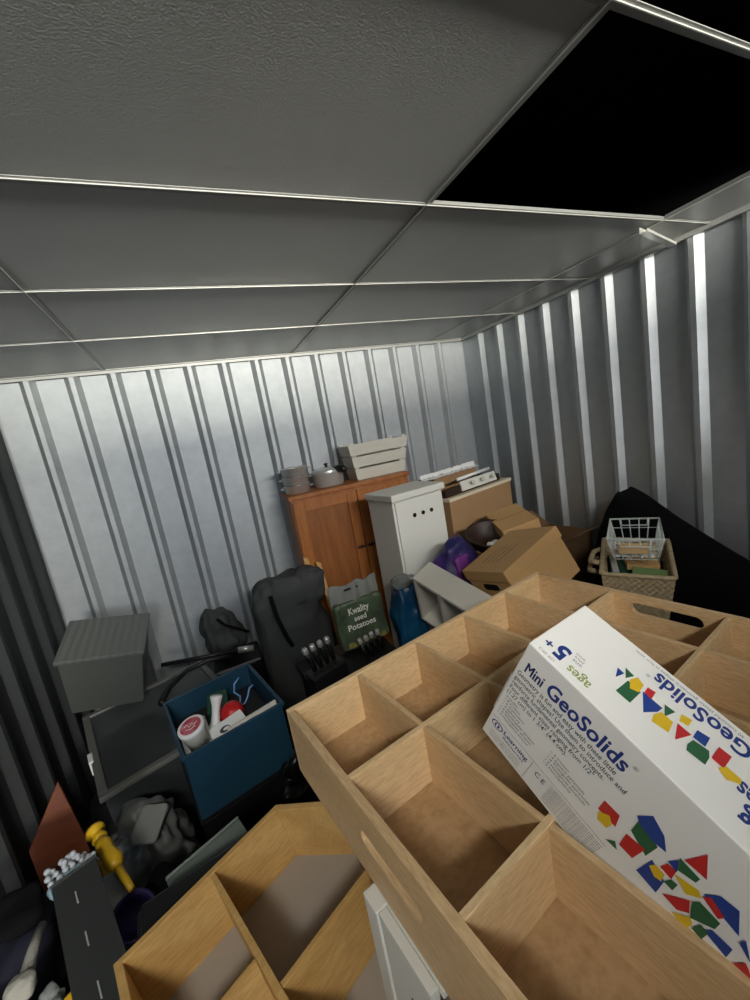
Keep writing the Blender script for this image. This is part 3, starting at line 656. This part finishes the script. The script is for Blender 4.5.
blob('bag_body', seed_green, (.28, .055, .25), so, e=.2, amp=.008, ns=14, seed=6, crease=.016, nu=60, nv=40, loc=(.14, 0, 0))
def topf(u, v): return (.0+.28*u, .0+.012*math.sin(u*9)+.006*math.sin(u*23), .24+v*.10+.008*math.sin(u*14))
o = MB().grid(topf, 40, 8).build('clear_top', film, so, smooth=True); s = o.modifiers.new('s', 'SOLIDIFY'); s.thickness = .003
box('handle_slot', (.085, -.016, .305), (.165, -.013, .317), black_pl, so, bevel=.001)
box('label_strip', (.03, -.044, .018), (.25, -.036, .045), mat('label_gold', lin(150,140,74), .5, col2=lin(80,92,50), vscale=40, var=.1), so, bevel=.003)
tx = lambda x, z: Matrix(((1,0,0,x),(0,0,-1,-.038),(0,1,0,z),(0,0,0,1)))
for _i in [fit('Kwality', tx(.07, .185), .12, .035, .02), fit('seed', tx(.095, .145), .07, .028, .02), fit('Potatoes', tx(.05, .105), .16, .030, .02)]: text('printed_line', [_i], white_pr, so)
o = empty('dark_hamper', (.40, 1.66, 0), (0, 0, R(2)), 'dark plastic hamper on the floor carrying the seed bag and metal tubes', 'hamper')
box('hamper_body', (-.14, 0, 0), (.31, .34, .630), black_pl, o, bevel=.02); box('hamper_rim', (-.15, -.01, .60), (.32, .35, .648), black_pl, o, bevel=.006)
def tube_proto():
    r = empty('metal_tube', (0,0,0))
    MB().lathe([(0,0),(.011,0),(.011,.085),(.009,.09)], 14).build('tube_body', tube_m, r, smooth=True)
    MB().lathe([(.0115,.086),(.0125,.088),(.0125,.108),(.009,.114),(0,.115)], 14).build('cap', steel, r, smooth=True)
    return r
def copy_tree(o, parent=None):
    c = o.copy(); C.objects.link(c); c.parent = parent
    for ch in o.children: copy_tree(ch, c)
    return c
mt0 = tube_proto(); first = True
for n, (cx, cy, cz, lab, grp) in enumerate(((.265, 1.615, .790, 'slim silver tube with shiny cap, upright left of the green seed bag', 'silver tubes left of the seed bag'),
                         (.560, 1.775, .650, 'slim silver tube with shiny cap in front of the green seed bag', 'silver tubes before the seed bag'))):
    for k in range(4):
        o = mt0 if first else copy_tree(mt0); first = False
        o.location = (cx+.032*k, cy+.012*k, cz if n == 0 else cz); o.rotation_euler = (R(-6+3*k), R(-14+2*k), 0)
        tag(o, lab, 'tube', grp)
o = empty('dark_holder', (.315, 1.632, .6485), (0, 0, R(18)), 'dark block under the left group of silver tubes', 'holder')
box('holder_body', (-.085, -.04, 0), (.085, .04, .135), black_pl, o, bevel=.008); box('holder_rim', (-.088, -.043, .118), (.088, .043, .128), black_pl, o, bevel=.003)

# ---------------------------------------------------------------- storage tub, lidded grey box, pole and hose
st = empty('storage_tub', (-.6226, 1.787, 0), (0, 0, R(16.5)), 'large smoky clear plastic storage tub with pale rim in the left corner', 'tub')
TWd, TDp, THt = .60, .72, .535
def tubf(off, z0, z1):
    def fn(u, v):
        x, y = rect(u, TWd, TDp); k = .93+.07*v; cx, cy = TWd/2, TDp/2
        return (cx+(x-cx)*k*(1-off/cx), cy+(y-cy)*k*(1-off/cy), z0+(z1-z0)*v)
    return fn
MB().grid(tubf(0, 0, THt-.02), 80, 6, wrap=True).grid(tubf(.004, .004, THt-.02), 80, 6, wrap=True).box((.02,.03,0),(TWd-.02,TDp-.03,.004)).build('tub_body', tub_m, st)
rm = MB(); rm.box((-.015,-.015,THt-.022),(TWd+.015,.018,THt)); rm.box((-.015,TDp-.018,THt-.022),(TWd+.015,TDp+.015,THt)); rm.box((-.015,.018,THt-.022),(.018,TDp-.018,THt)); rm.box((TWd-.018,.018,THt-.022),(TWd+.015,TDp-.018,THt))
rm.build('rim', tub_rim, st, bevel=.004)
box('lid_panel', (.018, .018, THt-.016), (TWd-.018, TDp-.018, THt-.012), tub_m, st, bevel=0)
box('latch', (-.024, .26, THt-.06), (-.004, .34, THt+.006), white_card, st, bevel=.004)
o = blob('dark_clothes', dark_in, (.50, .62, .44), None, (-.435, 2.215, .012), (0, 0, R(16.5)), e=.5, amp=.02, ns=8, seed=14)
tag(o, 'dark folded clothes seen through the smoky storage tub', 'clothes')
gk = .80
gb_ = empty('lidded_box', (-.862, 2.350, .625), (R(20.6), R(12.5), R(-1.0)), 'grey ribbed plastic box with lid resting askew in the back left corner', 'box')
gw, gd, gh = .45*gk, .3527*gk, .4712*gk
MB().hexa([(.02,.02,.0),(gw-.02,.02,.0),(gw-.02,gd-.02,.06),(.02,gd-.02,.06)], [(.006,.006,gh-.022),(gw-.006,.006,gh-.022),(gw-.006,gd-.006,gh-.022),(.006,gd-.006,gh-.022)]).build('box_body', grey_pl, gb_, bevel=.008)
box('box_lid', (-.004, -.004, gh-.024), (gw+.004, gd+.004, gh), grey_weave, gb_, bevel=.006)
o = empty('ski_pole', (0, 0, 0), (0, 0, 0), 'long thin black pole lying level along the back of the left corner', 'pole')
MB().tube([(-.44, 2.56, .635), (.02, 2.51, .575)], .013, 10).build('shaft', black_pl, o, smooth=True)
MB().tube([(-.02, 2.512, .583), (.07, 2.50, .569)], .019, 12).build('grip', steel, o, smooth=True)
o = MB().tube([(-.42, 2.20, .60), (-.43, 2.26, .58), (-.39, 2.33, .60), (-.30, 2.39, .63), (-.18, 2.42, .63), (-.06, 2.40, .61)], [.02,.017,.013,.012,.012,.012], 10).build('black_hose', black_pl, smooth=True)
tag(o, 'curved black hose lying between the pole and the blue box', 'hose')

# ---------------------------------------------------------------- blue box and its contents
bk = .85
BM = Matrix.Translation((-.258, 1.423, .535)) @ Matrix.Rotation(R(11.8), 4, 'Z')
bx = empty('blue_box', (-.258, 1.423, .535), (0, 0, R(11.8)), 'open blue plastic box full of household bits, left of the wooden trays', 'box')
BW, BD, BH = .357, .404, .255
bb = MB(); t = .005
bb.box((0,0,0),(BW,BD,.005))
for lo, hi in (((0,0,.005),(BW,t,BH)), ((0,BD-t,.005),(BW,BD,BH)), ((0,t,.005),(t,BD-t,BH)), ((BW-t,t,.005),(BW,BD-t,BH))): bb.box(lo, hi)
bb.build('box_body', teal_pl, bx)
rr = MB(); g = .008
for lo, hi in (((-g,-g,BH-.012),(BW+g,0,BH+.003)), ((-g,BD,BH-.012),(BW+g,BD+g,BH+.003)), ((-g,0,BH-.012),(0,BD,BH+.003)), ((BW,0,BH-.012),(BW+g,BD,BH+.003))): rr.box(lo, hi)
rr.build('rim', teal_pl, bx, bevel=.002)
def inB(x, y, z): return tuple(BM @ Vector((x, y, z)))
def put(name, mb, m, x, y, z, rot, label, cat, smooth=False, bevel=.0008, grp=None):
    o = mb.build(name, m, None, inB(x, y, z), (rot[0], rot[1], rot[2]+R(11.8)), smooth=smooth, bevel=bevel); return tag(o, label, cat, grp)
put('folded_cloth', MB().box((0,0,0),(.34,.385,.165)), dark_in, .008, .009, .006, (0,0,0), 'dark folded cloth filling the bottom of the blue box', 'cloth', bevel=.02)
pkz = .175
o = put('hang_card', MB().box((0,0,0),(.10,.003,.22)), white_card, .008, .03, pkz-.008, (R(-76),0,R(-2)), 'white hang card with slot along the left side of the blue box', 'card')
M = Matrix.Translation((.05, -.0006, .175)) @ Matrix(((1,0,0,0),(0,0,-1,0),(0,1,0,0),(0,0,0,1)))
plate('hang_slot', [stadium(0,0,.05,.012)], .0012, black_pl, o, M)
tn = empty('round_tub', inB(.064, .085, .222), (R(12), R(-8), 0), 'round tub with pink printed lid inside the blue box', 'tub')
MB().lathe([(0,0),(.038,0),(.044,.075)], 28).build('tub_body', white_slat, tn, smooth=True)
MB().lathe([(.045,.073),(.0465,.075),(.0465,.086),(.044,.088),(.036,.088)], 28).build('lid', white_card, tn, smooth=True)
MB().lathe([(.036,.0885),(0,.0885)], 28).build('lid_print', pink_lid, tn)
MB().tube([(-.022, .004, .0889), (-.012, .012, .0889), (-.004, -.006, .0889), (.006, .010, .0889), (.012, -.004, .0889), (.022, .006, .0889)], .0014, 6).tube([(-.016, -.012, .0889), (0, -.016, .0889), (.016, -.010, .0889)], .0012, 6).build('lid_swirl', white_pr, tn)
hb_ = empty('white_brush', inB(.125, .150, .178), (R(-20), R(16), 0), 'white plastic brush handle standing up in the blue box', 'brush')
MB().lathe([(0,0),(.022,0),(.022,.03),(.017,.045),(.015,.075),(.016,.10),(.022,.125),(.024,.135),(.020,.138),(0,.138)], 20).build('handle', white_card, hb_, smooth=True)
MB().lathe([(.010,-.0),(.010,.0)], 4).build('collar', alu, hb_)
o = MB().lathe([(.045*math.sin(PI*k/16), .045-.045*math.cos(PI*k/16)) for k in range(17)], 28).build('red_ball', red_pl, None, inB(.205, .160, .173), smooth=True)
tag(o, 'red ball in the middle of the blue box', 'ball')
put('green_packet', MB().box((0,0,0),(.08,.12,.05)), green_pk, .125, .225, .175, (R(8),0,R(-14)), 'dark green packet behind the white brush in the blue box', 'packet')
wbx = MB().tube([(0,0,.0),(.012,.012,.03),(-.006,.022,.055),(.004,.03,.085),(.03,.035,.10)], .004, 8).tube([(0,0,0),(.02,-.004,.0),(.04,.004,.018),(.055,.012,.045),(.075,.014,.05)], .004, 8)
put('wire_clip', wbx, blue_clip, .255, .25, .176, (0,0,0), 'bent pale blue wire clip at the right end of the blue box', 'clip', smooth=True, bevel=0)
pc2 = put('printed_card', MB().box((0,0,0),(.13,.09,.004)), white_card, .110, .020, .205, (R(16),R(-4),R(6)), 'white printed card leaning on the front edge of the blue box', 'card')
plate('printed_swirl', [[(.05+.02*math.cos(a*PI/8), .05+.014*math.sin(a*PI/8)) for a in range(16)], [(.055+.012*math.cos(-a*PI/8), .05+.007*math.sin(-a*PI/8)) for a in range(16)]], .0006, pblack, pc2, Matrix.Translation((0,0,.0045)))
put('white_rail', MB().box((0,0,0),(.19,.012,.030)), offwhite, .155, .010, .228, (R(-6),R(-3),0), 'long off-white plastic strip along the front rim of the blue box', 'strip', bevel=.003)
o = empty('black_crate', (-.262, 1.42, 0), (0, 0, R(11.8)), 'black plastic crate on the floor under the blue box', 'crate')
box('crate_body', (.01, .01, 0), (.35, .39, .534), black_pl, o, bevel=.01); box('crate_rim', (0, 0, .50), (.36, .40, .522), black_pl, o, bevel=.004)

# ---------------------------------------------------------------- dark clutter nearer the camera
bbg = empty('bin_bag', (.09, 1.21, 0), (0, 0, R(-4)), 'glossy black bin bag between the blue box and the wooden trays', 'bag')
glossy_black = mat('glossy_black_film', lin(10,10,11), .3, bump=.4, bscale=14)
blob('bag_body', glossy_black, (.21, .26, .76), bbg, e=.6, amp=.03, ns=9, seed=21, crease=.06, nu=90, nv=60)
MB().tube([(-.03, -.02, .74), (-.02, -.02, .775), (0, -.01, .79)], [.03,.014,.02], 10).build('knotted_neck', glossy_black, bbg, smooth=True)
nb = empty('navy_bundle', (-.15, 1.17, 0), (0, 0, R(10)), 'navy cloth bundle below the front of the blue box', 'bundle')
blob('cloth_body', navy, (.23, .24, .60), nb, e=.6, amp=.03, ns=8, seed=23, crease=.05)
blob('folded_corner', navy, (.12, .10, .10), nb, loc=(.02, -.05, .56), e=.7, amp=.03, ns=14, seed=2, nu=32, nv=20)
cb = empty('crumpled_bag', (-.475, 1.575, 0), (R(0), 0, R(-30)), 'crumpled grey plastic bag heaped in front of the storage tub', 'bag')
blob('bag_body', film_grey, (.26, .34, .55), cb, e=.8, amp=.05, ns=9, seed=31, crease=.06, nu=90, nv=60)
blob('white_sheet', mat('dull_sheet', lin(150,151,148), .6), (.09, .13, .02), cb, loc=(.06, -.02, .525), rot=(R(14), R(14), R(12)), e=.3, amp=.008, ns=20, seed=4, nu=32, nv=16)
lp = empty('grey_shelf', (-.270, .966, .742), (R(-72), 0, R(21.5)), 'flat pale grey shelf board leaning beside the lower wooden tray', 'shelf board')
box('panel_board', (0, 0, 0), (.195, .012, .07), mat('sage_grey', lin(104,114,109), .5), lp, bevel=.003); box('panel_lip', (0, -.004, .0705), (.195, .012, .078), mat('sage_light', lin(128,138,132), .45), lp, bevel=.003)
pt = empty('clay_pot', (-.312, .965, .60), (R(14), R(6), 0), 'brown clay pot tucked between the grey panel and the lower wooden tray', 'pot')
MB().lathe([(0,0),(.035,0),(.05,.085),(.055,.085),(.055,.105),(.048,.105),(.045,.09),(.032,.008),(0,.008)], 28).build('pot_body', terracotta, pt, smooth=True)
MB().lathe([(.044,.088),(0,.09)], 28).build('soil', void_m, pt)
dc = empty('dark_drawer_tower', (-.30, .60, 0), (0, 0, R(8)), 'dark plastic crate tower on the floor under the lower wooden tray', 'crate')
box('tower_body', (.03, -.1, 0), (.30, .28, .886), black_pl, dc, bevel=.01); box('tower_rim', (.02, -.11, .84), (.31, .29, .86), black_pl, dc, bevel=.004)
vb = empty('violet_bowl', (-.43, 1.16, .575), (R(30), R(24), 0), 'violet plastic bowl half hidden beside the clear container', 'bowl'); vb.scale = (.75, .75, .75)
MB().lathe([(0,0),(.035,0),(.06,.03),(.068,.06),(.065,.06),(.056,.033),(.03,.004),(0,.004)], 28).build('bowl_body', violet_pl, vb, smooth=True)
MB().lathe([(.066,.058),(.071,.060),(.071,.064),(.066,.064)], 28).build('rim', violet_pl, vb, smooth=True)
dh = empty('dark_heap', (-.445, 1.16, 0), (0, 0, 0), 'heap of dark clothing under the clear container', 'clothes')
blob('cloth_body', navy_dk, (.28, .42, .56), dh, e=.6, amp=.03, ns=6, seed=41, crease=.05)
blob('sleeve', black_cloth, (.09, .24, .06), dh, loc=(.07, .04, .52), rot=(0, R(12), 0), e=.8, amp=.02, ns=12, seed=2, nu=32, nv=20)
gm = empty('navy_coat', (-.75, 1.14, 0), (0, 0, R(4)), 'dark navy coat heaped at the far left edge near the camera', 'coat')
blob('coat_body', navy_dk, (.25, .74, .60), gm, e=.6, amp=.04, ns=5, seed=43, crease=.05)
blob('collar', black_cloth, (.18, .14, .06), gm, loc=(0, .20, .57), e=.7, amp=.02, ns=12, seed=5, nu=32, nv=20)
# toy water squirter
wg = empty('yellow_squirter', (-.555, 1.40, .66), (0, 0, 0), 'bright yellow plastic toy squirter sticking out of the dark heap', 'toy')
A_, B_ = Vector((.035, -.04, .07)), Vector((.150, -.255, .02)); D_ = (B_-A_)
P_ = lambda f: tuple(A_+D_*f)
MB().tube([P_(0), P_(.05), P_(.08), P_(.12), P_(.16), P_(.2)], [.024,.026,.015,.014,.021,.016], 14).tube([P_(.2), P_(.3), P_(.4), P_(.55), P_(.62), P_(.66)], [.016,.022,.018,.024,.019,.010], 14).build('body', yellow_pl, wg, smooth=True)
MB().tube([P_(.66), P_(1.0)], [.011, .008], 10).build('nozzle', yellow_pl, wg, smooth=True)
MB().box((-.012,-.012,0),(.012,.012,.05), Matrix.Translation(Vector(P_(.3))+Vector((-.01,-.01,-.075)))).build('trigger', yellow_pl, wg, bevel=.003)
# clear acrylic container with white trim inside
cc = empty('clear_container', (-.568, 1.175, .70), (0, 0, R(-69)), 'long clear plastic container lying in the lower left corner', 'container')
kb = MB(); L_, W_, H_ = .46, .095, .07; t = .003
kb.box((0,0,0),(L_,W_,t)); kb.box((0,0,H_-t),(L_,W_,H_)); kb.box((0,0,t),(L_,t,H_-t)); kb.box((0,W_-t,t),(L_,W_,H_-t)); kb.box((L_-t,t,t),(L_,W_-t,H_-t))
kb.build('container_body', mat('smoky_acrylic', lin(84,87,86), .12, trans=.55, ior=1.3), cc, bevel=.001)
for i in range(3): box('highlight_ridge', (.07+i*.13, .04, H_), (.11+i*.13, .043, H_+.002), alu, cc, bevel=.0005)  # bright strips stand in for highlights on the plastic
box('end_collar', (-.004, -.003, -.002), (.006, W_+.003, H_+.002), clear_pl, cc, bevel=.001)
fl_ = empty('white_trim', (-.583, 1.20, .735), (0, 0, R(-69)), 'bunch of fluffy white bobbles poking out of the clear container', 'trim')
random.seed(9); fb2 = MB()
for i in range(52):
    r = .006+.003*random.random(); c = (random.uniform(-.03,.01), random.uniform(0,.10), random.uniform(.0,.045))
    fb2.lathe([(r*math.sin(PI*k/6), -r*math.cos(PI*k/6)) for k in range(7)], 8, c=c)
fb2.build('bobbles', mat('bobble_white', lin(172,176,182), .7), fl_, smooth=True)
blob('pale_ribbon', mat('ice_blue_film', lin(150,176,186), .3), (.05, .11, .04), fl_, loc=(.01, .05, -.02), amp=.012, ns=20, seed=4, nu=32, nv=20)
sp = empty('webbing_strap', (0, 0, 0), (0, 0, 0), 'pale knotted webbing strap hanging beside the clear container', 'strap')
MB().tube([(-.590,1.14,.715),(-.590,1.08,.72),(-.590,1.02,.71),(-.585,.95,.69),(-.58,.88,.66)], [.010,.012,.016,.012,.013], 8).build('strap_band', strap_m, sp, smooth=True)
blob('knot', strap_m, (.045,.05,.035), sp, loc=(-.59, 1.01, .70), amp=.014, ns=30, seed=6, nu=32, nv=20)
MB().tube([(-.61,.975,.705),(-.57,.975,.71),(-.57,.94,.71),(-.61,.94,.705),(-.61,.975,.705)], .004, 8).build('buckle', strap_m, sp)
yt = MB().lathe([(0,0),(.05,0),(.055,.004),(.055,.03),(.05,.034),(0,.034)], 28).build('yellow_dish', yellow_pl, None, (-.475, .93, .645), (R(6), R(4), 0), smooth=False)
tag(yt, 'round yellow plastic dish at the bottom edge beside the clear container', 'dish')
wp = empty('white_wrapper', (-.60, .93, .55), (0, 0, 0), 'crinkled white plastic wrapper in the bottom left corner', 'wrapper')
blob('wrapper_body', film_grey, (.15, .17, .10), wp, e=.8, amp=.035, ns=16, seed=51, crease=.03); blob('twisted_end', film, (.05,.05,.05), wp, loc=(.05,.07,.07), amp=.02, ns=30, seed=7, nu=32, nv=20)
op = empty('orange_board', (-.80, 1.93, .545), (R(-14), R(0), R(8)), 'orange stained wooden board standing on its corner against the left wall', 'board')
bd_ = [(0,0,.03),(-.135,0,-.17),(-.11,0,-.53),(.06,0,-.53),(.035,0,-.20)]
MB().hexa([(x,0,z) for x,y,z in bd_],[(x,.018,z) for x,y,z in bd_]).build('board_panel', orange_wd, op, bevel=.002)
box('edge_batten', (-.10, -.014, -.30), (.03, -.0005, -.272), orange_wd, op, bevel=.002)

# ---------------------------------------------------------------- light: corridor glow and daylight, plus two added lamps
def area(name, loc, target, sx, sy, power, col):
    l = bpy.data.lights.new(name, 'AREA'); l.shape = 'RECTANGLE'; l.size = sx; l.size_y = sy; l.energy = power; l.color = col
    o = bpy.data.objects.new(name, l); C.objects.link(o); o.location = loc
    o.rotation_euler = (Vector(target)-Vector(loc)).to_track_quat('-Z', 'Y').to_euler(); return o
area('corridor_glow', (1.0, -3.4, 2.24), (.8, 0, 2.26), 2.6, .42, 640, (1, .96, .85))
area('corridor_fill_panel', (1.25, -3.35, 2.98), (1.0, 0, 2.2), 2.2, 1.04, 520, (1, .985, .95))  # added upright panel, unseen, fills the middle of the back wall with light
area('tray_key_light', (-.32, -1.36, 2.69), (.6, 1.2, 1.2), 1.1, .16, 62, (1, .97, .9))  # added unseen light over the front wall, aimed at far tray and pile
area('corridor_daylight', (-.70, -2.6, 2.25), (-.3, 0, 2.0), .6, .3, 16, (.42, .68, 1))
w = bpy.data.worlds.new('w'); bpy.context.scene.world = w; w.use_nodes = True
w.node_tree.nodes['Background'].inputs[0].default_value = (.8, .88, 1, 1); w.node_tree.nodes['Background'].inputs[1].default_value = .03

# ---------------------------------------------------------------- camera
yaw, pit, rol = R(22.80), R(-9.70), R(-10.13)
f = Vector((math.sin(yaw)*math.cos(pit), math.cos(yaw)*math.cos(pit), math.sin(pit)))
r = Vector((math.cos(yaw), -math.sin(yaw), 0)); u = r.cross(f)
r2 = r*math.cos(rol)+u*math.sin(rol); u2 = -r*math.sin(rol)+u*math.cos(rol)
cam = bpy.data.cameras.new('camera'); co = bpy.data.objects.new('camera', cam); C.objects.link(co)
co.matrix_world = Matrix.Translation((0, 0, 1.75)) @ Matrix((r2, u2, -f)).transposed().to_4x4()
cam.sensor_fit = 'VERTICAL'; cam.sensor_height = 24; cam.lens = 401.7/1000*24; cam.clip_start = .02
sc_ = bpy.context.scene; sc_.camera = co
vs = sc_.view_settings; vs.view_transform = 'Standard'; vs.look = 'None'; vs.gamma = 1; vs.exposure = 0; vs.use_curve_mapping = False
